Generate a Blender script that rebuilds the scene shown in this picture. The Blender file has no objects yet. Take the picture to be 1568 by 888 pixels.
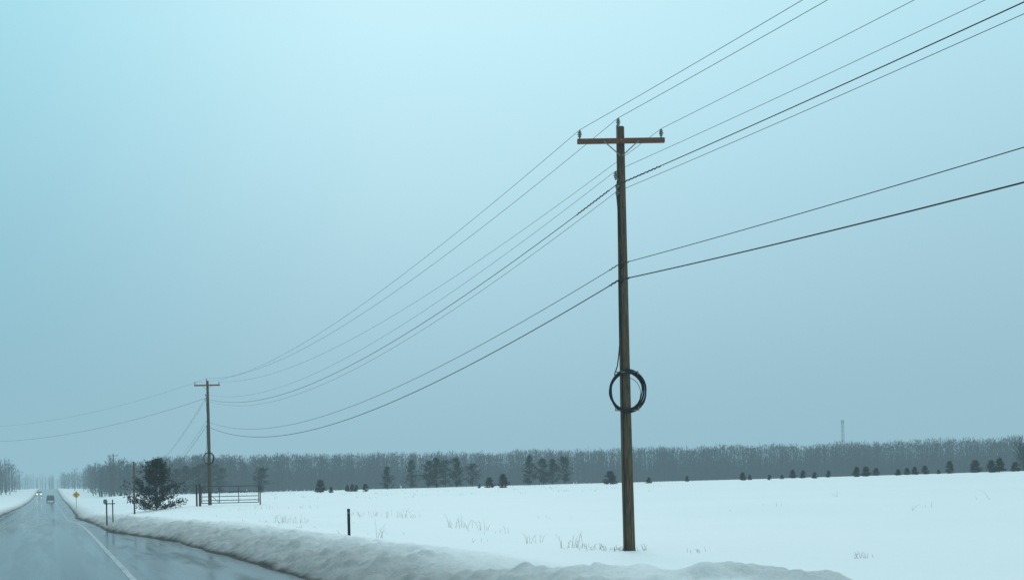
import bpy, math, random
from mathutils import Vector, Matrix, noise
scene = bpy.context.scene
scene.view_settings.view_transform = 'Standard'
scene.view_settings.look = 'None'
scene.view_settings.exposure = 0
TH = math.radians(22.15)
EYE = 1.7

# ------------------------------------------------------------ helpers
def sm(a, b, t):
    t = max(0.0, min(1.0, (t - a) / (b - a)))
    return t * t * (3 - 2 * t)
def interp(pts, t):
    if t <= pts[0][0]: return pts[0][1]
    for (a, va), (b, vb) in zip(pts, pts[1:]):
        if t <= b: return va + (vb - va) * (t - a) / (b - a)
    return pts[-1][1]
def N(x, y, z=0.0): return noise.noise(Vector((x, y, z)))

class MB:
    def __init__(s): s.v = []; s.f = []; s.m = []
    def face(s, pts, m=0):
        i = len(s.v); s.v += [tuple(p) for p in pts]; s.f.append(tuple(range(i, i + len(pts)))); s.m.append(m)
    def stick(s, p0, p1, r0, r1, n=3, m=0, caps=False):
        p0 = Vector(p0); p1 = Vector(p1); d = (p1 - p0)
        if d.length < 1e-6: return
        d.normalize()
        a = d.orthogonal().normalized(); b = d.cross(a); i = len(s.v)
        for p, r in ((p0, r0), (p1, r1)):
            for k in range(n):
                t = 2 * math.pi * k / n
                s.v.append(tuple(p + a * math.cos(t) * r + b * math.sin(t) * r))
        for k in range(n):
            k2 = (k + 1) % n
            s.f.append((i + k, i + k2, i + n + k2, i + n + k)); s.m.append(m)
        if caps:
            s.f.append(tuple(i + k for k in reversed(range(n)))); s.m.append(m)
            s.f.append(tuple(i + n + k for k in range(n))); s.m.append(m)
    def tube(s, pts, rs, n=6, m=0):
        pts = [Vector(p) for p in pts]; i0 = len(s.v)
        prev = None
        for j, p in enumerate(pts):
            d = (pts[min(j + 1, len(pts) - 1)] - pts[max(j - 1, 0)]).normalized()
            if prev is None: a = d.orthogonal().normalized()
            else:
                a = prev - d * prev.dot(d); a.normalize()
            prev = a; b = d.cross(a)
            r = rs[j] if isinstance(rs, (list, tuple)) else rs
            for k in range(n):
                t = 2 * math.pi * k / n
                s.v.append(tuple(p + a * math.cos(t) * r + b * math.sin(t) * r))
        for j in range(len(pts) - 1):
            for k in range(n):
                k2 = (k + 1) % n
                s.f.append((i0 + j * n + k, i0 + j * n + k2, i0 + (j + 1) * n + k2, i0 + (j + 1) * n + k)); s.m.append(m)
    def box(s, c, size, M=None, m=0):
        i = len(s.v); c = Vector(c)
        for dz in (-.5, .5):
            for dx, dy in ((-.5, -.5), (.5, -.5), (.5, .5), (-.5, .5)):
                p = Vector((dx * size[0], dy * size[1], dz * size[2]))
                if M: p = M @ p
                s.v.append(tuple(c + p))
        for f in ((0, 3, 2, 1), (4, 5, 6, 7), (0, 1, 5, 4), (1, 2, 6, 5), (2, 3, 7, 6), (3, 0, 4, 7)):
            s.f.append(tuple(i + k for k in f)); s.m.append(m)
    def build(s, name, mats, parent=None, smooth=False):
        me = bpy.data.meshes.new(name); me.from_pydata(s.v, [], s.f)
        for mt in mats: me.materials.append(mt)
        me.polygons.foreach_set('material_index', s.m)
        if smooth: me.polygons.foreach_set('use_smooth', [True] * len(s.f))
        me.update()
        o = bpy.data.objects.new(name, me); scene.collection.objects.link(o)
        if parent: o.parent = parent
        return o
def empty(name, loc=(0, 0, 0), rz=0):
    e = bpy.data.objects.new(name, None); e.location = loc; e.rotation_euler = (0, 0, rz)
    scene.collection.objects.link(e); return e

def mat(name, col, rough=0.8, var=0.0, scale=5.0, stretch=(1, 1, 1), metal=0.0, bump=0.0, col2=None, spec=0.3):
    m = bpy.data.materials.new(name); m.use_nodes = True; nt = m.node_tree
    b = nt.nodes['Principled BSDF']; b.inputs['Roughness'].default_value = rough
    b.inputs['Metallic'].default_value = metal; b.inputs['Specular IOR Level'].default_value = spec
    tc = nt.nodes.new('ShaderNodeTexCoord'); mp = nt.nodes.new('ShaderNodeMapping')
    mp.inputs['Scale'].default_value = stretch
    nt.links.new(tc.outputs['Object'], mp.inputs['Vector'])
    nz = nt.nodes.new('ShaderNodeTexNoise'); nz.inputs['Scale'].default_value = scale; nz.inputs['Detail'].default_value = 5
    nt.links.new(mp.outputs[0], nz.inputs['Vector'])
    c2 = col2 or tuple(c * (1 - var) for c in col)
    cr = nt.nodes.new('ShaderNodeValToRGB')
    cr.color_ramp.elements[0].position = .35; cr.color_ramp.elements[0].color = (*c2, 1)
    cr.color_ramp.elements[1].position = .65; cr.color_ramp.elements[1].color = (*col, 1)
    nt.links.new(nz.outputs['Fac'], cr.inputs[0]); nt.links.new(cr.outputs[0], b.inputs['Base Color'])
    if bump:
        bp = nt.nodes.new('ShaderNodeBump'); bp.inputs['Strength'].default_value = bump; bp.inputs['Distance'].default_value = .02
        nt.links.new(nz.outputs['Fac'], bp.inputs['Height']); nt.links.new(bp.outputs[0], b.inputs['Normal'])
    return m
def emit(name, col, st):
    m = bpy.data.materials.new(name); m.use_nodes = True; b = m.node_tree.nodes['Principled BSDF']
    b.inputs['Base Color'].default_value = (*col, 1); b.inputs['Emission Color'].default_value = (*col, 1)
    b.inputs['Emission Strength'].default_value = st
    return m

M_wood = mat('pole_wood', (.135, .095, .055), .85, scale=6, stretch=(7, 7, .45), col2=(.042, .033, .022), bump=.5)
M_arm = mat('crossarm_wood', (.19, .085, .05), .8, scale=8, stretch=(1, 8, 8), col2=(.09, .05, .035))
M_steel = mat('galvanised_steel', (.25, .26, .26), .5, .3, metal=.5)
M_dark = mat('dark_steel', (.03, .032, .035), .6, .3)
M_cable = mat('cable_black', (.012, .013, .015), .6, .2)
M_wire = mat('wire_aluminium_weathered', (.05, .055, .06), .6, .3)
M_ins = mat('insulator_grey', (.16, .19, .18), .3, .2, spec=.5)
M_needle_d = mat('needles_dark', (.016, .024, .015), .8, .5, scale=2)
M_needle_m = mat('needles_mid', (.036, .046, .024), .8, .4, scale=2)
M_needle_b = mat('needles_brown', (.06, .05, .03), .85, .4, scale=2)
M_bark = mat('bark', (.06, .05, .04), .9, .4, scale=3, stretch=(3, 3, .6))
M_twig = mat('bare_twigs', (.042, .040, .038), .9, .35, scale=.3)
M_twig2 = mat('bare_twigs_dark', (.018, .019, .019), .9, .35, scale=.3)
M_straw = mat('dry_straw', (.24, .19, .115), .9, .4, scale=4)
M_weed = mat('dry_weed_stems', (.12, .07, .04), .9, .4, scale=4)

# ------------------------------------------------------------ terrain shape
def roadz(y):
    return -1.1 * sm(45, 120, y) - .5 * sm(120, 250, y) + 3.1 * sm(300, 700, y)
E_PTS = [(-60, 3.6), (14, 3.95), (20, 4.05), (26, 3.85), (36, 3.4), (42, 2.6), (46, 1.95), (60, 1.85), (110, 2.1), (246, 3.2), (400, 3.4)]
def edgeR(y): return interp(E_PTS, y) + .16 * N(y * .35, 3) + .07 * N(y * 1.3, 8)
def edgeL(y): return 4.5 + .15 * N(y * .3, 13)
def field(x, y):
    r = math.hypot(x, y); b = math.atan2(x, y) - TH
    u = math.tan(max(-.6, min(.6, b)))
    rz = max(.25, min(1.3, .56 + 1.5 * u))
    base = -.06 + .08 * sm(40, 90, y)
    z = base + (rz - base) * sm(45, 172, r)
    z += (-1.2 - rz) * sm(176, 330, r)
    z += 2.5 * sm(300, 700, y) * math.exp(-(x / 200) ** 2)
    z += .06 * N(x * .11, y * .11, 2) * sm(15, 40, r) + .25 * N(x * .012, y * .012, 5) * sm(60, 150, r)
    return z
def ground(x, y):
    """returns height, dirt"""
    rz = roadz(y)
    if x > -1:
        e = x - edgeR(y)
        if e < 0:
            return rz - .05, 1.0
        hb = .47 + .13 * N(y * .22, 21) - .15 * sm(44, 60, y)
        near = 1 - sm(90, 160, y)
        bank = rz + hb * (sm(-.2, 1.15, e) * .8 + .2 * sm(.8, 2.2, e)) - .05
        chunk = max(0, N(x * 3.3, y * 3.1, 31) + .1) * .09 + N(x * 7, y * 6.5, 33) * .04 + N(x * 4.7, y * 2.2, 37) * .05
        lump = (.13 * N(x * 1.1, y * .8, 1) + .10 * abs(N(x * 2.3, y * 1.6, 4)) + chunk) * (sm(0, .5, e)) * (1 - .95 * sm(1.6, 4.4, e)) * near
        fz = field(x, y)
        w = sm(1.2, 8.0, e)
        z = bank * (1 - w) + fz * w + lump
        # ploughed hump beside the field access
        g = math.exp(-((x - 8.2) / 2.0) ** 2 - ((y - 11.2) / 2.6) ** 2)
        z += g * (.30 + .14 * N(x * 1.4, y * 1.4, 9) + .05 * N(x * 4, y * 4, 9) + chunk * .6)
        dirt = max(1.22 - e / (.55 + .5 * sm(40, 90, y)), (1 - sm(.2, 2.6, e)) * .34 + (1 - sm(2.0, 5.5, e)) * .12, g * .2)
        return z, max(0, min(1, dirt))
    else:
        e = -x - edgeL(y)
        if e < 0: return rz - .05, 1.0
        bank = rz + .42 * sm(-.2, 1.3, e) - .05
        fz = field(x, y) + .2
        w = sm(1.2, 14, e)
        z = bank * (1 - w) + fz * w + .12 * N(x * 1.1, y * .8, 1) * (1 - sm(2, 5, e))
        return z, max(0, min(1, max(1.25 - e / .9, (1 - sm(.2, 2.5, e)) * .4)))
def gz(x, y): return ground(x, y)[0]
def rng_(a, b, st):
    o = []; v = a
    while v < b - 1e-6: o.append(v); v += st
    return o
def geo(a, b, k, st):
    o = []; v = a
    while v < b: o.append(v); v += st; st *= k
    o.append(b); return o
xs = sorted([-v for v in geo(30, 2500, 1.25, 3)]) + rng_(-28.5, -7, 1.5) + rng_(-7, -4, .2) + rng_(-4, 1.4, .9) + rng_(1.4, 8, .06) + rng_(8, 16, .2) + rng_(16, 60, 1.5) + geo(60, 2500, 1.12, 2.5)
ys = rng_(-90, 0, 5) + rng_(0, 9, .6) + rng_(9, 34, .075) + rng_(34, 52, .15) + rng_(52, 120, .6) + rng_(120, 400, 4) + geo(400, 3000, 1.15, 10)
nx, ny = len(xs), len(ys)
verts = []; dirt = []
for y in ys:
    for x in xs:
        z, d = ground(x, y); verts.append((x, y, z)); dirt.append(d)
faces = [(j * nx + i, j * nx + i + 1, (j + 1) * nx + i + 1, (j + 1) * nx + i) for j in range(ny - 1) for i in range(nx - 1)]
me = bpy.data.meshes.new('snow_ground'); me.from_pydata(verts, [], faces)
me.polygons.foreach_set('use_smooth', [True] * len(faces))
at = me.attributes.new('dirt', 'FLOAT', 'POINT'); at.data.foreach_set('value', dirt)
g = bpy.data.objects.new('snow_ground', me); scene.collection.objects.link(g)
# snow material
m = bpy.data.materials.new('snow'); m.use_nodes = True; nt = m.node_tree; L = nt.links.new
b = nt.nodes['Principled BSDF']; b.inputs['Roughness'].default_value = .65; b.inputs['Specular IOR Level'].default_value = .25
tc = nt.nodes.new('ShaderNodeTexCoord')
def nz(scale, detail=6, rough=.6, vec=None, st=None):
    n = nt.nodes.new('ShaderNodeTexNoise'); n.inputs['Scale'].default_value = scale; n.inputs['Detail'].default_value = detail; n.inputs['Roughness'].default_value = rough
    if st:
        mp = nt.nodes.new('ShaderNodeMapping'); mp.inputs['Scale'].default_value = st; L(tc.outputs['Object'], mp.inputs[0]); L(mp.outputs[0], n.inputs['Vector'])
    else: L(tc.outputs['Object'], n.inputs['Vector'])
    return n.outputs['Fac']
def mth(op, a, b_=None, clamp=False):
    n = nt.nodes.new('ShaderNodeMath'); n.operation = op; n.use_clamp = clamp
    for i, v in enumerate((a, b_)):
        if v is None: continue
        if isinstance(v, (int, float)): n.inputs[i].default_value = v
        else: L(v, n.inputs[i])
    return n.outputs[0]
def mixc(f, a, b_):
    n = nt.nodes.new('ShaderNodeMix'); n.data_type = 'RGBA'
    if isinstance(f, (int, float)): n.inputs[0].default_value = f
    else: L(f, n.inputs[0])
    for i, v in ((6, a), (7, b_)):
        if isinstance(v, tuple): n.inputs[i].default_value = (*v, 1)
        else: L(v, n.inputs[i])
    return n.outputs[2]
at = nt.nodes.new('ShaderNodeAttribute'); at.attribute_name = 'dirt'
dn = mth('ADD', mth('MULTIPLY', nz(2.2), .6), mth('MULTIPLY', nz(9, 8, .7), .5))
dfac = mth('MULTIPLY', mth('SUBTRACT', mth('ADD', at.outputs['Fac'], dn), .66), 1.9, True)
dfac = mth('MULTIPLY', dfac, mth('GREATER_THAN', at.outputs['Fac'], .01))
sn = mixc(nz(.08, 4), (.76, .82, .84), (.86, .89, .90))
sn = mixc(mth('MULTIPLY', nz(1.3, 5, st=(1, 1, 1)), .25), sn, (.70, .76, .78))
c = mixc(mth('MULTIPLY', dfac, .75, True), sn, (.34, .35, .34))
hard = mth('MULTIPLY', mth('SUBTRACT', mth('ADD', at.outputs['Fac'], mth('MULTIPLY', dn, .5)), .95), 4, True)
c = mixc(hard, c, (.045, .042, .038))
L(c, b.inputs['Base Color'])
bh = mth('ADD', mth('MULTIPLY', nz(1.6, 5), .06), mth('MULTIPLY', nz(12, 6), .012))
bh = mth('ADD', bh, mth('MULTIPLY', nz(.45, 4, .5, st=(1, .5, 1)), .12))
bh = mth('ADD', bh, mth('MULTIPLY', mth('MULTIPLY', nz(5, 9, .75), mth('MINIMUM', at.outputs['Fac'], .45)), .65))
bp = nt.nodes.new('ShaderNodeBump'); bp.inputs['Strength'].default_value = .9; bp.inputs['Distance'].default_value = 1.0
L(bh, bp.inputs['Height']); L(bp.outputs[0], b.inputs['Normal'])
me.materials.append(m)

# ------------------------------------------------------------ road
rx = [-7.5, -4.5, -2.1, 0, 1.4, 2.5, 3.5, 5.2]
v = []; f = []
ry = [y for y in ys if y < 1500]
for y in ry:
    for x in rx: v.append((x, y, roadz(y)))
n_ = len(rx)
f = [(j * n_ + i, j * n_ + i + 1, (j + 1) * n_ + i + 1, (j + 1) * n_ + i) for j in range(len(ry) - 1) for i in range(n_ - 1)]
me = bpy.data.meshes.new('road'); me.from_pydata(v, [], f); me.polygons.foreach_set('use_smooth', [True] * len(f))
ro = bpy.data.objects.new('road', me); scene.collection.objects.link(ro)
m = bpy.data.materials.new('wet_asphalt'); m.use_nodes = True; nt = m.node_tree; L = nt.links.new
b = nt.nodes['Principled BSDF']
tc = nt.nodes.new('ShaderNodeTexCoord')
sx = nt.nodes.new('ShaderNodeSeparateXYZ'); L(tc.outputs['Object'], sx.inputs[0]); X = sx.outputs[0]
wob = mth('MULTIPLY', mth('SUBTRACT', nz(1, 3, st=(.0, .07, 0)), .5), .5)
Xw = mth('ADD', X, wob)
def band(c0, w):  # soft band
    d = mth('ABSOLUTE', mth('SUBTRACT', Xw, c0))
    return mth('SUBTRACT', 1, mth('DIVIDE', d, w), True)
tracks = mth('ADD', mth('ADD', band(-1.25, .42), band(.45, .42)), mth('ADD', band(-4.1, .4), band(-2.75, .35)), True)
tracks = mth('MULTIPLY', tracks, 2.0, True)
st1 = nz(1, 6, .6, st=(2.2, .10, 1))
fine = nz(60, 3)
dry = mth('MULTIPLY', mth('SUBTRACT', 1, tracks), mth('MULTIPLY', mth('SUBTRACT', st1, .34), 3, True))
sh = mth('GREATER_THAN', X, 1.6)
c = mixc(dry, (.012, .015, .017), (.085, .10, .108))
pt = mth('MULTIPLY', mth('SUBTRACT', nz(1, 4, .5, st=(1.1, .16, 1)), .53), 9, True)   # drier dark streaks on the shoulder
pt = mth('MULTIPLY', pt, sh)
c = mixc(pt, c, (.010, .020, .025))
c = mixc(mth('MULTIPLY', fine, .2), c, (.03, .042, .046))
L(c, b.inputs['Base Color'])
r = mth('ADD', mth('ADD', .09, mth('MULTIPLY', dry, .15)), mth('MULTIPLY', pt, .12))
L(r, b.inputs['Roughness'])
spv = mth('SUBTRACT', mth('SUBTRACT', .42, mth('MULTIPLY', tracks, .34)), mth('MULTIPLY', pt, .30), True)
L(spv, b.inputs['Specular IOR Level'])
bp = nt.nodes.new('ShaderNodeBump'); bp.inputs['Strength'].default_value = .14; bp.inputs['Distance'].default_value = .01
L(nz(4, 5, .5), bp.inputs['Height']); L(bp.outputs[0], b.inputs['Normal'])
me.materials.append(m)
# painted lines
def paint(name, x0, x1, col):
    mm = mat(name, col, .3, scale=3, stretch=(3, .8, 1), col2=tuple(k * .35 for k in col), spec=.5)
    v = []; f = []
    yy = [y for y in ry if y > -60]
    for y in yy:
        v += [(x0, y, roadz(y) + .004), (x1, y, roadz(y) + .004)]
    f = [(2 * j, 2 * j + 1, 2 * j + 3, 2 * j + 2) for j in range(len(yy) - 1)]
    me = bpy.data.meshes.new(name); me.from_pydata(v, [], f); me.materials.append(mm)
    o = bpy.data.objects.new(name, me); scene.collection.objects.link(o); return o
paint('road_edge_line', 1.34, 1.46, (.42, .45, .46))
paint('road_centre_line', -2.22, -2.12, (.30, .22, .07))
paint('road_centre_line', -2.02, -1.92, (.30, .22, .07))

# ------------------------------------------------------------ utility poles
ARM = math.radians(-21)
def pole(x, y, H=10.0, z=None, coil=True, arm=True, seed=1, detail=True):
    z = gz(x, y) if z is None else z
    p = empty('utility_pole', (x, y, z))
    rg = random.Random(seed)
    mb = MB(); pts = []; rs = []
    for i in range(25):
        t = i / 24; pts.append((.012 * math.sin(t * 5 + seed), .01 * math.sin(t * 7), -.6 + (H + .6) * t)); rs.append(.145 - .05 * t + .002 * rg.random())
    mb.tube(pts, rs, 14); q = Vector(pts[-1])
    mb.stick(q, q + Vector((0, 0, .004)), .094, .05, 14, caps=True)
    mb.build('shaft', [M_wood], p, True)
    if arm:
        A = Matrix.Rotation(ARM, 3, 'Z'); ax = A @ Vector((1, 0, 0)); ay = A @ Vector((0, 1, 0))
        za = H - .37
        mb = MB(); off = -ay * .145
        mb.box(off + Vector((0, 0, za)), (2.06, .09, .115), A); 
        o = mb.build('crossarm', [M_arm], p)
        bv = o.modifiers.new('b', 'BEVEL'); bv.width = .008; bv.segments = 1
        mb = MB()
        for sgn in (-1, 1):
            mb.stick(off * 1.45 + ax * sgn * .40 + Vector((0, 0, za - .03)), off * 1.2 + ax * sgn * .02 + Vector((0, 0, za - .36)), .014, .014, 5)
            mb.stick(off * 1.5 + ax * sgn * .40 + Vector((0, 0, za - .03)), off * .8 + ax * sgn * .40 + Vector((0, 0, za - .03)), .02, .02, 6, caps=True)
        mb.stick(off * 1.6 + Vector((0, 0, za)), -off + Vector((0, 0, za)), .02, .02, 6, caps=True)
        mb.build('arm_braces', [M_steel], p)
        mb = MB()
        def ins(c):
            c = Vector(c)
            mb.stick(c, c + Vector((0, 0, .06)), .018, .018, 6, 1)
            for zz, r in ((.05, .045), (.095, .062), (.14, .05), (.175, .036)):
                mb.stick(c + Vector((0, 0, zz)), c + Vector((0, 0, zz + .014)), r * .75, r, 10, 0, True)
                mb.stick(c + Vector((0, 0, zz + .014)), c + Vector((0, 0, zz + .03)), r, r * .6, 10, 0, True)
            mb.stick(c + Vector((0, 0, .04)), c + Vector((0, 0, .2)), .03, .026, 8, 0, True)
        ins(off - ax * .97 + Vector((0, 0, za + .057))); ins(off + ax * .95 + Vector((0, 0, za + .057)))
        ins(Vector((-.07, -.05, H - .02)))
        mb.stick((-.10, -.03, H - .35), (-.10, -.03, H + .02), .018, .018, 6, 1)
        mb.stick((-.10, -.03, H + .02), (-.06, -.04, H + .02), .018, .018, 6, 1)
        hh = H - 1.22
        mb.stick((-.05, -.02, hh - .02), (-.17, -.05, hh - .02), .016, .016, 6, 1); ins((-.17, -.05, hh - .06))
        for zz in (H - 1.42, H - 1.58):
            mb.stick((-.04, -.04, zz), (-.17, -.09, zz), .02, .02, 6, 1)
            for k in range(3): mb.stick((-.165, -.09, zz - .06 + k * .035), (-.165, -.09, zz - .035 + k * .035), .04, .028, 8, 0, True)
        mb.build('insulators', [M_ins, M_steel], p, False)
    if detail:
        mb = MB()
        mb.tube([(-.10 - .04 * (1 - t / 20), -.075, t * .5) for t in range(0, 18)], .012, 5)
        mb.tube([(-.12, -.03, H - 1.3), (-.16, -.06, H - 1.6), (-.13, -.05, H - 1.9), (-.12, -.07, H - 2.6)], .014, 5)
        mb.stick((-.06, -.1, H - 3.3), (-.17, -.12, H - 3.28), .02, .02, 6); mb.stick((-.06, -.1, H - 3.62), (-.18, -.12, H - 3.65), .028, .028, 6)
        mb.box((-.11, -.1, H - 3.3), (.05, .05, .1)); mb.box((-.11, -.1, H - 3.63), (.06, .06, .12))
        mb.build('cable_hardware', [M_cable], p)
    if coil:
        mb = MB(); A = Matrix.Rotation(ARM, 3, 'Z'); zc = H * .375
        for k in range(7):
            r0 = .380 + .011 * k; pts = []
            for i in range(57):
                a = 2 * math.pi * i / 56
                wx = .012 * math.sin(2 * a + k * 1.9) + .006 * math.sin(5 * a + k)
                ca, sa = math.cos(a), math.sin(a)
                pts.append(A @ Vector(((r0 * .97 + wx) * ca + .006 * k, -.17 - .02 * (k % 3) + .015 * math.sin(3 * a + k), 0)) + Vector((0, 0, zc + (r0 * 1.12 + .5 * wx) * sa)))
            mb.tube(pts, .016, 6)
        # inner loose turn
        mb.tube([A @ Vector((.30 * math.cos(a) + .03, -.16, 0)) + Vector((0, 0, zc - .05 + .36 * math.sin(a))) for a in [(-1.2 + 2.6 * i / 20) for i in range(21)]], .007, 5)
        mb.build('cable_loop', [M_cable], p, True)
        mb = MB()
        mb.tube([A @ Vector((-.28, -.17, 0)) + Vector((0, 0, zc + .38)), A @ Vector((-.2, -.16, 0)) + Vector((0, 0, zc + .60)), A @ Vector((-.16, -.12, 0)) + Vector((0, 0, zc + .85)), A @ Vector((-.13, -.10, 0)) + Vector((0, 0, zc + 1.1)), A @ Vector((-.12, -.1, 0)) + Vector((0, 0, H - 3.6))], .014, 6)
        mb.build('riser_cable', [M_cable], p, True)
        mb = MB()
        for sgn in (-1, 1):
            zz = zc + sgn * .45
            mb.box(A @ Vector((0, -.20, 0)) + Vector((0, 0, zz)), (.55, .025, .028), A)
            for s2 in (-1, 1): mb.box(A @ Vector((.27 * s2, -.21, 0)) + Vector((0, 0, zz - sgn * .03)), (.025, .06, .08), A)
        mb.build('loop_brackets', [M_steel], p)
    return p
PX0, PX1, PX2, PX3 = (12.9, -46), (12.67, 23.88), (12.0, 94.1), (13.2, 264)
P1 = pole(*PX1, 10.0, seed=2)
P2 = pole(*PX2, 10.0, seed=5)
P0 = pole(*PX0, 10.0, seed=9, coil=False)
P3 = pole(*PX3, 9.6, seed=4, coil=False)
PL = pole(-15.5, 158, 9.8, seed=7, coil=False)
P4 = pole(13.5, 400, 9.5, seed=4, coil=False)

axv = Matrix.Rotation(ARM, 3, 'Z') @ Vector((1, 0, 0)); ayv = Matrix.Rotation(ARM, 3, 'Z') @ Vector((0, 1, 0))
def att(P, k, H=10.0):
    o = P.location
    return o + {'L': -ayv * .145 - axv * .97 + Vector((0, 0, H - .10)), 'R': -ayv * .145 + axv * .95 + Vector((0, 0, H - .10)),
                'T': Vector((-.07, -.05, H + .19)), 'B': Vector((-.19, -.06, H - 1.08)), 'C': Vector((-.2, -.09, H - 1.42)),
                'D': Vector((-.2, -.09, H - 1.58)), 'E': Vector((-.16, -.12, H - 3.27)), 'F': Vector((-.17, -.12, H - 3.64))}[k]
def cable(name, a, b_, sag, r, mt, wrap=None):
    mb = MB(); n = 90
    ts = [i / n for i in range(n + 1)]
    L_ = (b_ - a).length
    P = lambda t: a.lerp(b_, t) - Vector((0, 0, 4 * sag * t * (1 - t)))
    mb.tube([P(t) for t in ts], r, 6)
    if wrap:
        for (s0, s1) in wrap:
            k = int((s1 - s0) / .035)
            ps = [P((s0 + (s1 - s0) * i / k) / L_) for i in range(k + 1)]
            ph = [q + Vector((.010 * math.cos(i * 1.3), 0, .010 * math.sin(i * 1.3))) for i, q in enumerate(ps)]
            mb.tube(ph, [r * (1.35 + .4 * (i % 3 == 0)) for i in range(k + 1)], 5)
    return mb.build(name, [mt], None, True)
spec = {'L': (.0058, 1.55, .75), 'T': (.0062, 1.6, .75), 'R': (.0054, 1.6, .75), 'B': (.0048, 1.9, .9), 'C': (.0098, 2.0, .8), 'D': (.0055, 2.1, .8), 'E': (.0080, 1.9, 1.0), 'F': (.013, 2.05, 1.2)}
for k, (r, s12, s01) in spec.items():
    nm = 'power_line' if k in 'LTRBCD' else 'telephone_cable'
    mt = M_cable if k in 'CEF' else M_wire
    w = None
    if k == 'C': w = [(.35, 2.1)]
    if k in 'EF': w = [(.08, .5)]
    cable(nm, att(P1, k), att(P2, k), s12, r, mt, w)
    cable(nm, att(P1, k), att(P0, k), s01, r, mt, w)
    if k in 'TC': cable(nm, att(P2, k), att(PL, k, 9.8), 1.9, r, mt)
    if k in 'CDEF': cable(nm, att(P2, k), att(P3, k, 9.6), 5.0, r, mt)
    if k in 'LRF': cable(nm, att(P3, k, 9.6), att(P4, k, 9.5), 3.0, r, mt)

# ------------------------------------------------------------ conifers
def prof_cone(t): return (1 - t) ** .8 * min(1, .5 + t * 4)
def prof_round(t): return interp([(0, .35), (.15, .8), (.35, 1), (.55, .9), (.75, .6), (.9, .32), (1, .05)], t)
def prof_bush(t): return interp([(0, .8), (.1, 1.0), (.28, .95), (.42, .70), (.6, .50), (.75, .36), (.9, .22), (1, .04)], t)
def conifer(mb, o, H, W, rg, nw, per, ncl, prof, size, bare=.06, up=.2, lean=0, tight=.035, jag=(.55, 1.15)):
    o = Vector(o)
    mb.stick(o - Vector((0, 0, .3)), o + Vector((lean * H, 0, H * .97)), .018 * H + .02, .008, 6, 3)
    for i in range(nw):
        t = (i + rg.random() * .8) / nw; zz = H * (bare + (1 - bare) * t)
        for j in range(per):
            a = rg.random() * 6.283; R = W / 2 * prof(t) * rg.uniform(*jag)
            d = Vector((math.cos(a), math.sin(a), up + .55 * t + rg.uniform(-.12, .12)))
            s = o + Vector((lean * zz, 0, zz)); tip = s + d * R
            mb.stick(s, tip, .008 * H * .4 + .006, .003, 3, 3)
            for c in range(ncl):
                q = s.lerp(tip, rg.uniform(.3, 1.05)) + Vector([rg.gauss(0, tight * W) for _ in range(3)])
                mi = 0 if rg.random() < .6 else (1 if rg.random() < .75 else 2)
                for _ in range(3):
                    dd = Vector((rg.gauss(d.x * .6, .6), rg.gauss(d.y * .6, .6), rg.gauss(.45, .5))).normalized() * size * rg.uniform(.6, 1.3)
                    w = dd.orthogonal().normalized() * size * rg.uniform(.14, .26)
                    mb.face((q - w, q + w, q + dd), mi)
NM = [M_needle_d, M_needle_m, M_needle_b, M_bark]
rg = random.Random(17)
mb = MB(); conifer(mb, (0, 0, 0), 3.9, 4.5, rg, 17, 8, 18, prof_bush, .18, .03, .25, tight=.024, jag=(.45, 1.2))
for (a, zz, ln, rise) in ((2.9, .4, 2.1, .35), (.3, .35, 2.0, .25), (3.5, 1.3, 1.5, .7), (.1, 1.35, 1.35, .5), (2.2, 2.2, .9, 1.0), (5.6, 2.4, .75, .7), (1.2, .6, 1.8, .4), (4.6, .6, 1.9, .3)):
    d = Vector((math.cos(a), math.sin(a), rise)); s = Vector((0, 0, zz))
    mb.stick(s, s + d * ln * .8, .03, .008, 4, 3)
    for k in range(80):
        q = s + d * ln * rg.uniform(.2, 1) + Vector([rg.gauss(0, .11) for _ in range(3)])
        for _ in range(3):
            dd = Vector((rg.gauss(d.x * .6, .5), rg.gauss(d.y * .6, .5), rg.gauss(.6, .4))).normalized() * .18
            w = dd.orthogonal().normalized() * .04; mb.face((q - w, q + w, q + dd), 0 if rg.random() < .6 else 1)
o = mb.build('pine_tree', NM); o.location = (7.4, 88.7, gz(7.4, 88.7) - .25)
variants = []
for s in range(6):
    rg = random.Random(30 + s); mb = MB()
    conifer(mb, (0, 0, 0), 4.3, 3.3, rg, 13, 6, 8, prof_round if s < 3 else prof_cone, .26, .12 if s < 3 else .05, .2, rg.uniform(-.04, .04), .03, (.35, 1.3))
    variants.append((mb, 4.3))
small = []
for s in range(3):
    rg = random.Random(60 + s); mb = MB()
    conifer(mb, (0, 0, 0), 1.3, 1.15, rg, 9, 7, 6, prof_cone, .17, .02, .1)
    small.append((mb, 1.3))
meshes = {}
def inst(lst, i, name, brg, D, H, wide=1.0, rot=0):
    key = (id(lst), i)
    x = D * math.sin(math.radians(brg)); y = D * math.cos(math.radians(brg))
    if key not in meshes:
        o = lst[i][0].build(name, NM); meshes[key] = o.data
    else:
        o = bpy.data.objects.new(name, meshes[key]); scene.collection.objects.link(o)
    s = H / lst[i][1]; o.scale = (s * wide, s * wide, s); o.location = (x, y, gz(x, y) - .05); o.rotation_euler = (0, 0, rot)
rg = random.Random(3)
mids = [(15.9, 3.7, 4), (17.1, 4.7, 3), (17.95, 4.2, 1), (18.35, 4.8, 5), (18.8, 4.6, 0), (19.35, 4.8, 4), (20.15, 3.8, 2), (9.75, 3.9, 0), (23.05, 4.8, 3), (23.75, 4.2, 1), (24.2, 4.3, 5), (24.8, 4.6, 2)]
for bb, H, vi in mids: inst(variants, vi, 'pine_tree', bb, rg.uniform(184, 200), H, rg.uniform(.9, 1.15), rg.random() * 6)
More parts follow.
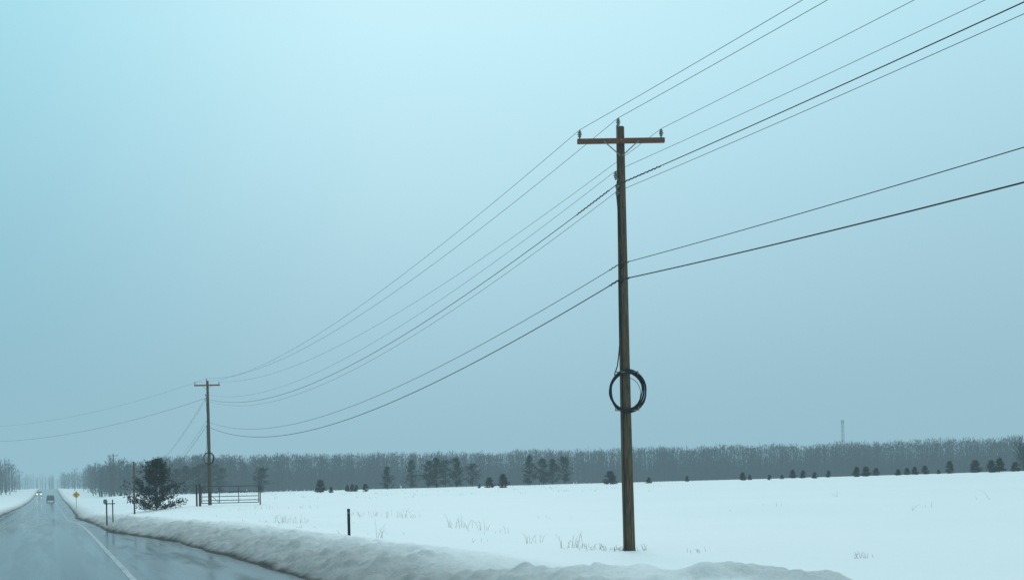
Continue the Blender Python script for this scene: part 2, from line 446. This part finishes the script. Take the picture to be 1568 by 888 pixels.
for bb in (5.7, 6.15, 6.6, 7.0, 7.35, 7.8): inst(variants, rg.randrange(3), 'pine_tree', bb, rg.uniform(225, 240), rg.uniform(4.6, 6), 1.0, rg.random() * 6)
youngs = [(12.6, 1.5), (13.1, .7), (13.9, .8), (14.15, .9), (14.35, .8), (14.8, .9), (21.0, 1.2), (21.7, 1.5), (20.5, .5), (27.1, 1.5), (29.0, .7), (30.9, .7), (33.6, .9), (33.95, .6), (34.9, .6), (35.5, .5), (36.0, 1.0), (36.5, .9), (37.05, .7), (37.7, .8), (39.0, 1.1), (39.45, 1.1), (39.9, .9), (40.9, .7), (41.3, .8), (41.65, .9), (42.1, 1.0), (42.7, .5), (43.2, 1.4), (44.3, 1.4), (45.0, 1.3), (45.35, 1.5), (46.0, 1.0)]
for bb, H in youngs: inst(small, rg.randrange(3), 'young_pine', bb, rg.uniform(148, 166), H * 1.15, rg.uniform(1.1, 1.5), rg.random() * 6)

# ------------------------------------------------------------ bare woodland
def bare(mb, x, y, z, h, rg, n=26, wd=.11, tr=.13, fill=0, cw=.17):
    lean = rg.gauss(0, .02)
    o = Vector((x, y, z - .3)); top = Vector((x + lean * h, y, z + h * .93))
    mb.stick(o, top, tr, .03, 3, rg.randrange(2))
    mi = rg.randrange(2)
    for k in range(n):
        t = rg.uniform(.12, 1) ** .8
        s = o.lerp(top, t); L_ = h * wd * (1.35 - t) * rg.uniform(.6, 1.5)
        a = rg.random() * 6.283; d = Vector((math.cos(a), math.sin(a), rg.uniform(.7, 2.2))).normalized()
        e = s + d * L_ * 1.6
        mb.stick(s, e, .045, .012, 3, mi)
        if k % 2 == 0:
            q = s.lerp(e, .5); a2 = a + rg.uniform(-1.2, 1.2)
            mb.stick(q, q + Vector((math.cos(a2), math.sin(a2), 1.6)).normalized() * L_ * .9, .03, .008, 3, mi)
    for k in range(fill):    # fine twig sprays
        t = 1 - rg.random() ** 1.1 * .85
        rr = h * cw * math.sqrt(max(.03, 1.06 - t)) + .25
        a = rg.random() * 6.283; q = o.lerp(top, min(1, t)) + Vector((math.cos(a), math.sin(a), -.5 * cw * 2 * rg.random())) * rr * math.sqrt(rg.random())
        d = Vector((math.cos(a) * .45, math.sin(a) * .45, 1)) * rg.uniform(.4, 1.1)
        w = Vector((math.sin(a + .5), math.cos(a + .5), 0)) * rg.uniform(.05, .12)
        mb.face((q - w, q + w, q + d), mi if rg.random() < .7 else 1 - mi)
rg = random.Random(8)
mb = MB()
for i in range(2900):
    bb = math.radians(rg.uniform(5.0, 58)); D = 385 + 70 * rg.random() ** 1.3
    x = D * math.sin(bb); y = D * math.cos(bb)
    hv = 13.1 + 1.0 * N(math.degrees(bb) * .5, 0) + .5 * N(math.degrees(bb) * 2.3, 4)
    bare(mb, x, y, gz(x, y), hv * (1.03 - .2 * rg.random() ** 1.6), rg, 10, .10, .12, 66, .30)
for i in range(2600):   # undergrowth at the foot of the wood
    bb = math.radians(rg.uniform(5.0, 58)); D = 395 + 60 * rg.random()
    x = D * math.sin(bb); y = D * math.cos(bb); z = gz(x, y); o = Vector((x, y, z - .2))
    for k in range(6): mb.stick(o, o + Vector((rg.gauss(0, 1.0), rg.gauss(0, 1.0), rg.uniform(3, 9))), .16, .05, 3, rg.randrange(2))
mb.build('distant_woodland', [M_twig, M_twig2])
mb = MB()
for i in range(420):
    y = rg.uniform(330, 560); x = rg.uniform(14, 62) 
    bare(mb, x, y, gz(x, y), rg.uniform(8, 12), rg, 20, .14, .16, 90, .3)
for i in range(260):
    y = rg.uniform(560, 900); x = rg.uniform(8, 110)
    bare(mb, x, y, gz(x, y), rg.uniform(9, 12), rg, 14, .14, .18, 70, .3)
mb.build('roadside_woodland', [M_twig, M_twig2])
mb = MB()
for i in range(560):
    y = rg.uniform(400, 620); x = -rg.uniform(13, 110)
    bare(mb, x, y, gz(x, y), rg.uniform(10, 14), rg, 14, .14, .18, 90, .3)
mb.build('roadside_woodland', [M_twig, M_twig2])
mb = MB()
for i in range(500):
    y = rg.uniform(1050, 1200); x = rg.uniform(-160, 200)
    bare(mb, x, y, gz(x, y), rg.uniform(9, 15), rg, 14, .15, .3, 50, .3)
mb.build('distant_woodland', [M_twig, M_twig2])
mb = MB()
for i in range(26):
    bb = math.radians(rg.uniform(46.0, 53)); D = rg.uniform(205, 235); x = D * math.sin(bb); y = D * math.cos(bb)
    bare(mb, x, y, gz(x, y), rg.uniform(4.5, 7.5), rg, 60, .2, .1, 40)
mb.build('field_thicket', [M_twig, M_twig2])

# ------------------------------------------------------------ weeds and grass
def blades(mb, x, y, n, h, spread, rg, mi=0, r=.006, lean=.22):
    for _ in range(n):
        xx = x + rg.gauss(0, spread); yy = y + rg.gauss(0, spread); z = gz(xx, yy) - .03
        p = Vector((xx, yy, z)); hh = h * rg.uniform(.4, 1.1)
        d = Vector((rg.gauss(0, lean), rg.gauss(0, lean), 1)); q = p + d * hh * .6; q2 = q + Vector((d.x * 1.6, d.y * 1.6, .6)) * hh * .5
        mb.stick(p, q, r, r * .7, 3, mi); mb.stick(q, q2, r * .7, r * .3, 3, mi)
        if rg.random() < .4:
            mb.stick(q, q + Vector((rg.gauss(0, .3), rg.gauss(0, .3), .5)) * hh * .4, r * .6, r * .3, 3, mi)
def gp(brg, D): return D * math.sin(math.radians(brg)), D * math.cos(math.radians(brg))
rg = random.Random(21); mb = MB()
tufts = [ # bearing, dist, n, h, spread, mat
 (15.0, 58, 12, .5, .5, 0), (16.3, 55, 14, .55, .6, 0), (16.9, 54, 7, .35, .4, 0), (14.4, 60, 6, .4, .4, 0),
 (19.1, 42, 9, .6, .22, 1), (19.7, 41, 6, .4, .3, 0), (20.5, 39, 7, .45, .2, 1), (21.6, 37, 5, .3, .25, 0),
 (23.3, 31, 8, .35, .2, 0), (25.1, 28.5, 12, .5, .16, 1), (25.9, 28, 12, .2, .35, 1), (26.6, 28, 12, .18, .25, 1), (27.2, 27.3, 34, .15, .2, 1),
 (27.9, 27, 46, .14, .14, 1), (28.6, 27, 8, .2, .2, 1), (31.3, 26, 7, .15, .2, 0), (15.6, 31, 5, .6, .10, 1), (10.6, 52, 22, .42, .5, 0), (11.0, 51, 14, .25, .5, 0),
 (39.2, 24, 10, .2, .10, 1), (9.5, 75, 12, .5, .8, 0), (11.8, 75, 10, .3, .8, 0), (24, 50, 4, .2, .3, 0), (35, 60, 3, .3, .4, 1), (38, 75, 3, .4, .2, 1), (41.5, 52, 2, .4, .2, 1), (42.3, 55, 2, .5, .2, 1), (44.5, 66, 2, .6, .3, 1), (33, 55, 2, .2, .2, 1)]
for bb, D, n, h, sp, mi in tufts:
    x, y = gp(bb, D); blades(mb, x, y, n, h, sp, rg, mi, .0032 + D * .00005)
for _ in range(90):
    bb = rg.uniform(8, 30); D = rg.uniform(100, 175); x, y = gp(bb, D); blades(mb, x, y, 4, .3, .5, rg, 0, .009)
for _ in range(220):
    bb = rg.uniform(22, 47); D = rg.uniform(164, 178); x, y = gp(bb, D); blades(mb, x, y, 4, .3, .8, rg, rg.randrange(2), .011)
for _ in range(60):
    x = rg.uniform(5.5, 12); y = rg.uniform(30, 100); blades(mb, x, y, 2, .15, .2, rg, 0, .005)
mb.build('dry_grass', [M_straw, M_weed])

# ------------------------------------------------------------ small roadside things
x, y = 7.3, 29.4; p = empty('marker_post', (x, y, gz(x, y)))
mb = MB(); mb.box((0, 0, .28), (.075, .03, .86), Matrix.Rotation(-.35, 3, 'Z')); o = mb.build('post', [M_cable], p)
bv = o.modifiers.new('b', 'BEVEL'); bv.width = .008
mb = MB(); mb.box((0, 0, .60), (.081, .036, .035), Matrix.Rotation(-.35, 3, 'Z')); mb.build('reflector_band', [M_steel], p)
x, y = 5.4, 82; p = MB(); p.tube([(0, 0, -.4), (.01, 0, 1.5), (.03, .01, 3.6)], [.06, .055, .05], 8); p.stick((.03, .01, 3.6), (.03, .01, 3.61), .05, .02, 8, caps=True)
p.box((.02, -.08, 3.2), (.10, .05, .22)); o = p.build('wooden_post', [M_wood]); o.location = (x, y, gz(x, y))
x0, y0, x1, y1 = 10.8, 90.6, 15.0, 88.9
z0 = gz(x0, y0); ga = math.atan2(y1 - y0, x1 - x0); p = empty('farm_gate', (x0, y0, z0), ga)
W = math.hypot(x1 - x0, y1 - y0)
mb = MB(); mb.stick((0, 0, -.4), (0, 0, 1.75), .10, .09, 8, caps=True); mb.stick((-.28, .1, -.4), (-.28, .1, 1.7), .07, .07, 8, caps=True); mb.build('hinge_posts', [M_bark], p)
mb = MB(); mb.stick((W + .12, 0, -.4), (W + .12, 0, 1.55), .05, .05, 8, caps=True); mb.build('latch_post', [M_dark], p)
mb = MB()
for zz in (.22, .42, .72, 1.08, 1.5): mb.stick((.14, 0, zz), (W, 0, zz), .03, .03, 6)
for xx in (.14, W * .33, W * .66, W): mb.stick((xx, .001, .22), (xx, .001, 1.5), .033, .033, 6)
mb.stick((.14, .0, 1.5), (W * .33, 0, .22), .022, .022, 6)
mb.build('gate_rails', [M_dark], p)
x, y = 2.35, 53.5; p = empty('mailbox', (x, y, roadz(y) + .15))
mb = MB(); mb.stick((0, 0, -.2), (0, 0, .9), .03, .03, 6); mb.stick((.26, .1, -.2), (.26, .1, 1.05), .025, .025, 6); mb.box((.13, .05, .87), (.45, .07, .04)); mb.build('posts', [M_dark], p)
mb = MB()
pr = [(-.08, 0), (.08, 0), (.08, .10), (.055, .16), (0, .18), (-.055, .16), (-.08, .10)]
a = [(px_ - .05, -.23, .895 + pz) for px_, pz in pr]; b2 = [(px_ - .05, .23, .895 + pz) for px_, pz in pr]
mb.face(a); mb.face(list(reversed(b2)))
for i in range(7): j = (i + 1) % 7; mb.face((a[j], a[i], b2[i], b2[j]))
mb.build('box', [M_steel], p)
M_yel = mat('sign_yellow', (.75, .38, .02), .5, .15, spec=.5)
M_back = mat('sign_black', (.02, .02, .02), .5, .1)
def warn(x, y, s, H):
    p = empty('warning_sign', (x, y, gz(x, y)))
    mb = MB(); mb.box((0, .03, H / 2 - .2), (.06, .04, H + .3)); mb.build('post', [M_steel], p)
    mb = MB(); R = Matrix.Rotation(math.radians(45), 3, 'Y'); mb.box((0, 0, H), (s, .01, s), R); mb.build('plate', [M_yel], p)
    mb = MB()
    mb.box((0, -.009, H), (.08, .004, s * .7)); mb.box((-.12, -.009, H + .05), (.2, .003, .07)); mb.build('symbol', [M_back], p)
warn(3.4, 165, .70, 1.9)
warn(-6.6, 150, .6, 1.3)

M_white = mat('car_paint_white', (.6, .62, .64), .3, .05, spec=.5); M_pd = mat('car_paint_dark', (.03, .035, .045), .3, .1, spec=.5)
M_glass = mat('car_glass', (.015, .02, .025), .1, .1, spec=.6); M_tyre = mat('tyre', (.015, .015, .015), .8, .2)
M_head = emit('headlight_lit', (1, .97, .88), 9); M_tail = emit('taillight_lit', (.8, .03, .02), .15)
def car(x, y, paint_, heading, lit):
    p = empty('car', (x, y, roadz(y) + .01), heading)
    prof = [(-2.3, .35), (-2.3, .85), (-2.15, 1.0), (-1.9, 1.05), (-1.5, 1.6), (-1.2, 1.68), (.3, 1.68), (1.05, 1.1), (2.1, .95), (2.3, .75), (2.3, .35)]
    mb = MB()
    def hw(z): return .92 if z < 1.06 else .92 - (z - 1.06) * .32
    a = [(-hw(z), yy, z) for yy, z in prof]; b2 = [(hw(z), yy, z) for yy, z in prof]
    mb.face(a); mb.face(list(reversed(b2)))
    for i in range(len(prof)): j = (i + 1) % len(prof); mb.face((a[j], a[i], b2[i], b2[j]))
    mb.build('body', [paint_], p)
    mb = MB()
    mb.face([(-.76, .40, 1.62), (.76, .40, 1.62), (.86, 1.03, 1.135), (-.86, 1.03, 1.135)])
    mb.face([(-.80, -1.52, 1.6), (.80, -1.52, 1.6), (.86, -1.88, 1.12), (-.86, -1.88, 1.12)])
    for i, vv in enumerate(mb.v): mb.v[i] = (vv[0], vv[1] + (.03 if vv[1] > 0 else -.03), vv[2] + .02)
    for s in (-1, 1): mb.face([(s * .90, -1.6, 1.15), (s * .90, .85, 1.15), (s * .77, .25, 1.6), (s * .77, -1.35, 1.6)])
    mb.build('windows', [M_glass], p)
    mb = MB()
    for yy in (-1.4, 1.45):
        for s in (-1, 1): mb.stick((s * .74, yy, .33), (s * .95, yy, .33), .33, .33, 16, caps=True)
    mb.build('wheels', [M_tyre], p)
    mb = MB()
    for s in (-1, 1): mb.stick((s * .68, 2.28, .72), (s * .68, 2.33, .72), .13, .12, 10, caps=True)
    mb.build('headlights', [M_head if lit else M_glass], p)
    mb = MB()
    for s in (-1, 1): mb.box((s * .76, -2.31, .88), (.2, .04, .16))
    mb.build('taillights', [M_tail], p)
car(-3.2, 430, M_white, math.pi, True)
car(.3, 310, M_pd, 0, False)

x, y = gp(38.4, 760); z = gz(x, y); p = MB(); Ht = 36
for cx, cy in ((-1, -1), (1, -1), (1, 1), (-1, 1)): p.stick((cx, cy, 0), (cx * .5, cy * .5, Ht), .16, .12, 4)
for k in range(12):
    a0 = 1 - .5 * k / 12; a1 = 1 - .5 * (k + 1) / 12; h0 = Ht * k / 12; h1 = Ht * (k + 1) / 12
    c4 = ((-1, -1), (1, -1), (1, 1), (-1, 1))
    for i in range(4):
        q0, q1 = c4[i], c4[(i + 1) % 4]
        p.stick((q0[0] * a0, q0[1] * a0, h0), (q1[0] * a1, q1[1] * a1, h1), .07, .07, 3); p.stick((q0[0] * a1, q0[1] * a1, h1), (q1[0] * a1, q1[1] * a1, h1), .07, .07, 3)
for s in (-1, 1): p.box((s * 1.0, 0, Ht - 1.5), (.5, .3, 2.2))
o = p.build('lattice_tower', [M_steel]); o.location = (x, y, z)

# ------------------------------------------------------------ fog
HZ = (.305, .515, .61)
m = bpy.data.materials.new('fog'); m.use_nodes = True; nt = m.node_tree; nt.nodes.clear()
out = nt.nodes.new('ShaderNodeOutputMaterial'); ab = nt.nodes.new('ShaderNodeVolumeAbsorption'); em = nt.nodes.new('ShaderNodeEmission'); ad = nt.nodes.new('ShaderNodeAddShader')
SIG = .00092
ab.inputs['Color'].default_value = (0, 0, 0, 1); ab.inputs['Density'].default_value = SIG
em.inputs['Color'].default_value = (*HZ, 1); em.inputs['Strength'].default_value = SIG  # even glow stands in for daylight scattered by the fog
nt.links.new(ab.outputs[0], ad.inputs[0]); nt.links.new(em.outputs[0], ad.inputs[1]); nt.links.new(ad.outputs[0], out.inputs['Volume'])
mb = MB(); mb.box((0, 600, 35), (3600, 3800, 110)); mb.build('fog', [m])

# ------------------------------------------------------------ sky
w = bpy.data.worlds.new('World'); scene.world = w; w.use_nodes = True; nt = w.node_tree; L = nt.links.new
bg = nt.nodes['Background']
tc = nt.nodes.new('ShaderNodeTexCoord')
nrm = nt.nodes.new('ShaderNodeVectorMath'); nrm.operation = 'NORMALIZE'; L(tc.outputs['Generated'], nrm.inputs[0])
sp = nt.nodes.new('ShaderNodeSeparateXYZ'); L(nrm.outputs[0], sp.inputs[0])
cl = nt.nodes.new('ShaderNodeTexNoise'); cl.inputs['Scale'].default_value = 2.2; cl.inputs['Detail'].default_value = 4; L(nrm.outputs[0], cl.inputs['Vector'])
zz = mth('ADD', sp.outputs[2], mth('MULTIPLY', mth('SUBTRACT', cl.outputs['Fac'], .5), .05))
cr = nt.nodes.new('ShaderNodeValToRGB'); L(zz, cr.inputs[0])
stops = [(0, HZ), (.07, (.34, .56, .66)), (.16, (.42, .67, .77)), (.26, (.51, .80, .90)), (.36, (.58, .91, 1.0)), (.6, (.74, .96, 1)), (1, (.95, 1, 1))]
e = cr.color_ramp.elements
e[0].position = 0; e[0].color = (*stops[0][1], 1); e[1].position = 1; e[1].color = (*stops[-1][1], 1)
for pz, c_ in stops[1:-1]:
    k = e.new(pz); k.color = (*c_, 1)
bc = math.radians(17)
dt = nt.nodes.new('ShaderNodeVectorMath'); dt.operation = 'DOT_PRODUCT'; L(nrm.outputs[0], dt.inputs[0]); dt.inputs[1].default_value = (math.cos(bc), -math.sin(bc), 0)
mr = nt.nodes.new('ShaderNodeMapRange'); mr.inputs['From Min'].default_value = -.6; mr.inputs['From Max'].default_value = .6; L(dt.outputs['Value'], mr.inputs[0])
c2 = nt.nodes.new('ShaderNodeValToRGB'); L(mr.outputs[0], c2.inputs[0]); c2.color_ramp.interpolation = 'EASE'
e = c2.color_ramp.elements
e[0].position = .15; e[0].color = (.58, .78, .82, 1); e[1].position = 1; e[1].color = (.85, .88, .90, 1)
k = e.new(.5); k.color = (1, 1, 1, 1)
mx = nt.nodes.new('ShaderNodeMix'); mx.data_type = 'RGBA'; mx.blend_type = 'MULTIPLY'; mx.inputs[0].default_value = 1
L(cr.outputs[0], mx.inputs[6]); L(c2.outputs[0], mx.inputs[7])
sky = nt.nodes.new('ShaderNodeTexSky'); sky.sky_type = 'NISHITA'; sky.sun_disc = False; sky.sun_elevation = math.radians(38); sky.sun_rotation = math.radians(17)
vm = nt.nodes.new('ShaderNodeVectorMath'); vm.operation = 'SCALE'; vm.inputs['Scale'].default_value = .004; L(sky.outputs[0], vm.inputs[0])
ad = nt.nodes.new('ShaderNodeVectorMath'); ad.operation = 'ADD'; L(mx.outputs[2], ad.inputs[0]); L(vm.outputs[0], ad.inputs[1])
L(ad.outputs[0], bg.inputs['Color']); bg.inputs['Strength'].default_value = 1.0
sd = bpy.data.lights.new('sun', 'SUN'); sd.energy = .6; sd.angle = math.radians(25); sd.color = (.90, .97, 1)
so = bpy.data.objects.new('sun', sd); scene.collection.objects.link(so)
el = math.radians(38); az = math.radians(17)
dv = Vector((math.sin(az) * math.cos(el), math.cos(az) * math.cos(el), math.sin(el)))
so.rotation_euler = dv.to_track_quat('Z', 'Y').to_euler()

# ------------------------------------------------------------ camera
cd = bpy.data.cameras.new('camera'); cam = bpy.data.objects.new('camera', cd); scene.collection.objects.link(cam)
cd.sensor_width = 36; cd.lens = 40.0; cd.shift_y = .184; cd.clip_end = 6000; cd.clip_start = .1
R = math.radians(1.25)
F = Vector((math.sin(TH), math.cos(TH), 0)); Rt = Vector((math.cos(TH), -math.sin(TH), 0)); U = Vector((0, 0, 1))
up = U * math.cos(R) + Rt * math.sin(R); rt = Rt * math.cos(R) - U * math.sin(R)
Mx = Matrix((rt, up, -F)).transposed().to_4x4(); Mx.translation = Vector((0, 0, EYE)); cam.matrix_world = Mx
scene.camera = cam
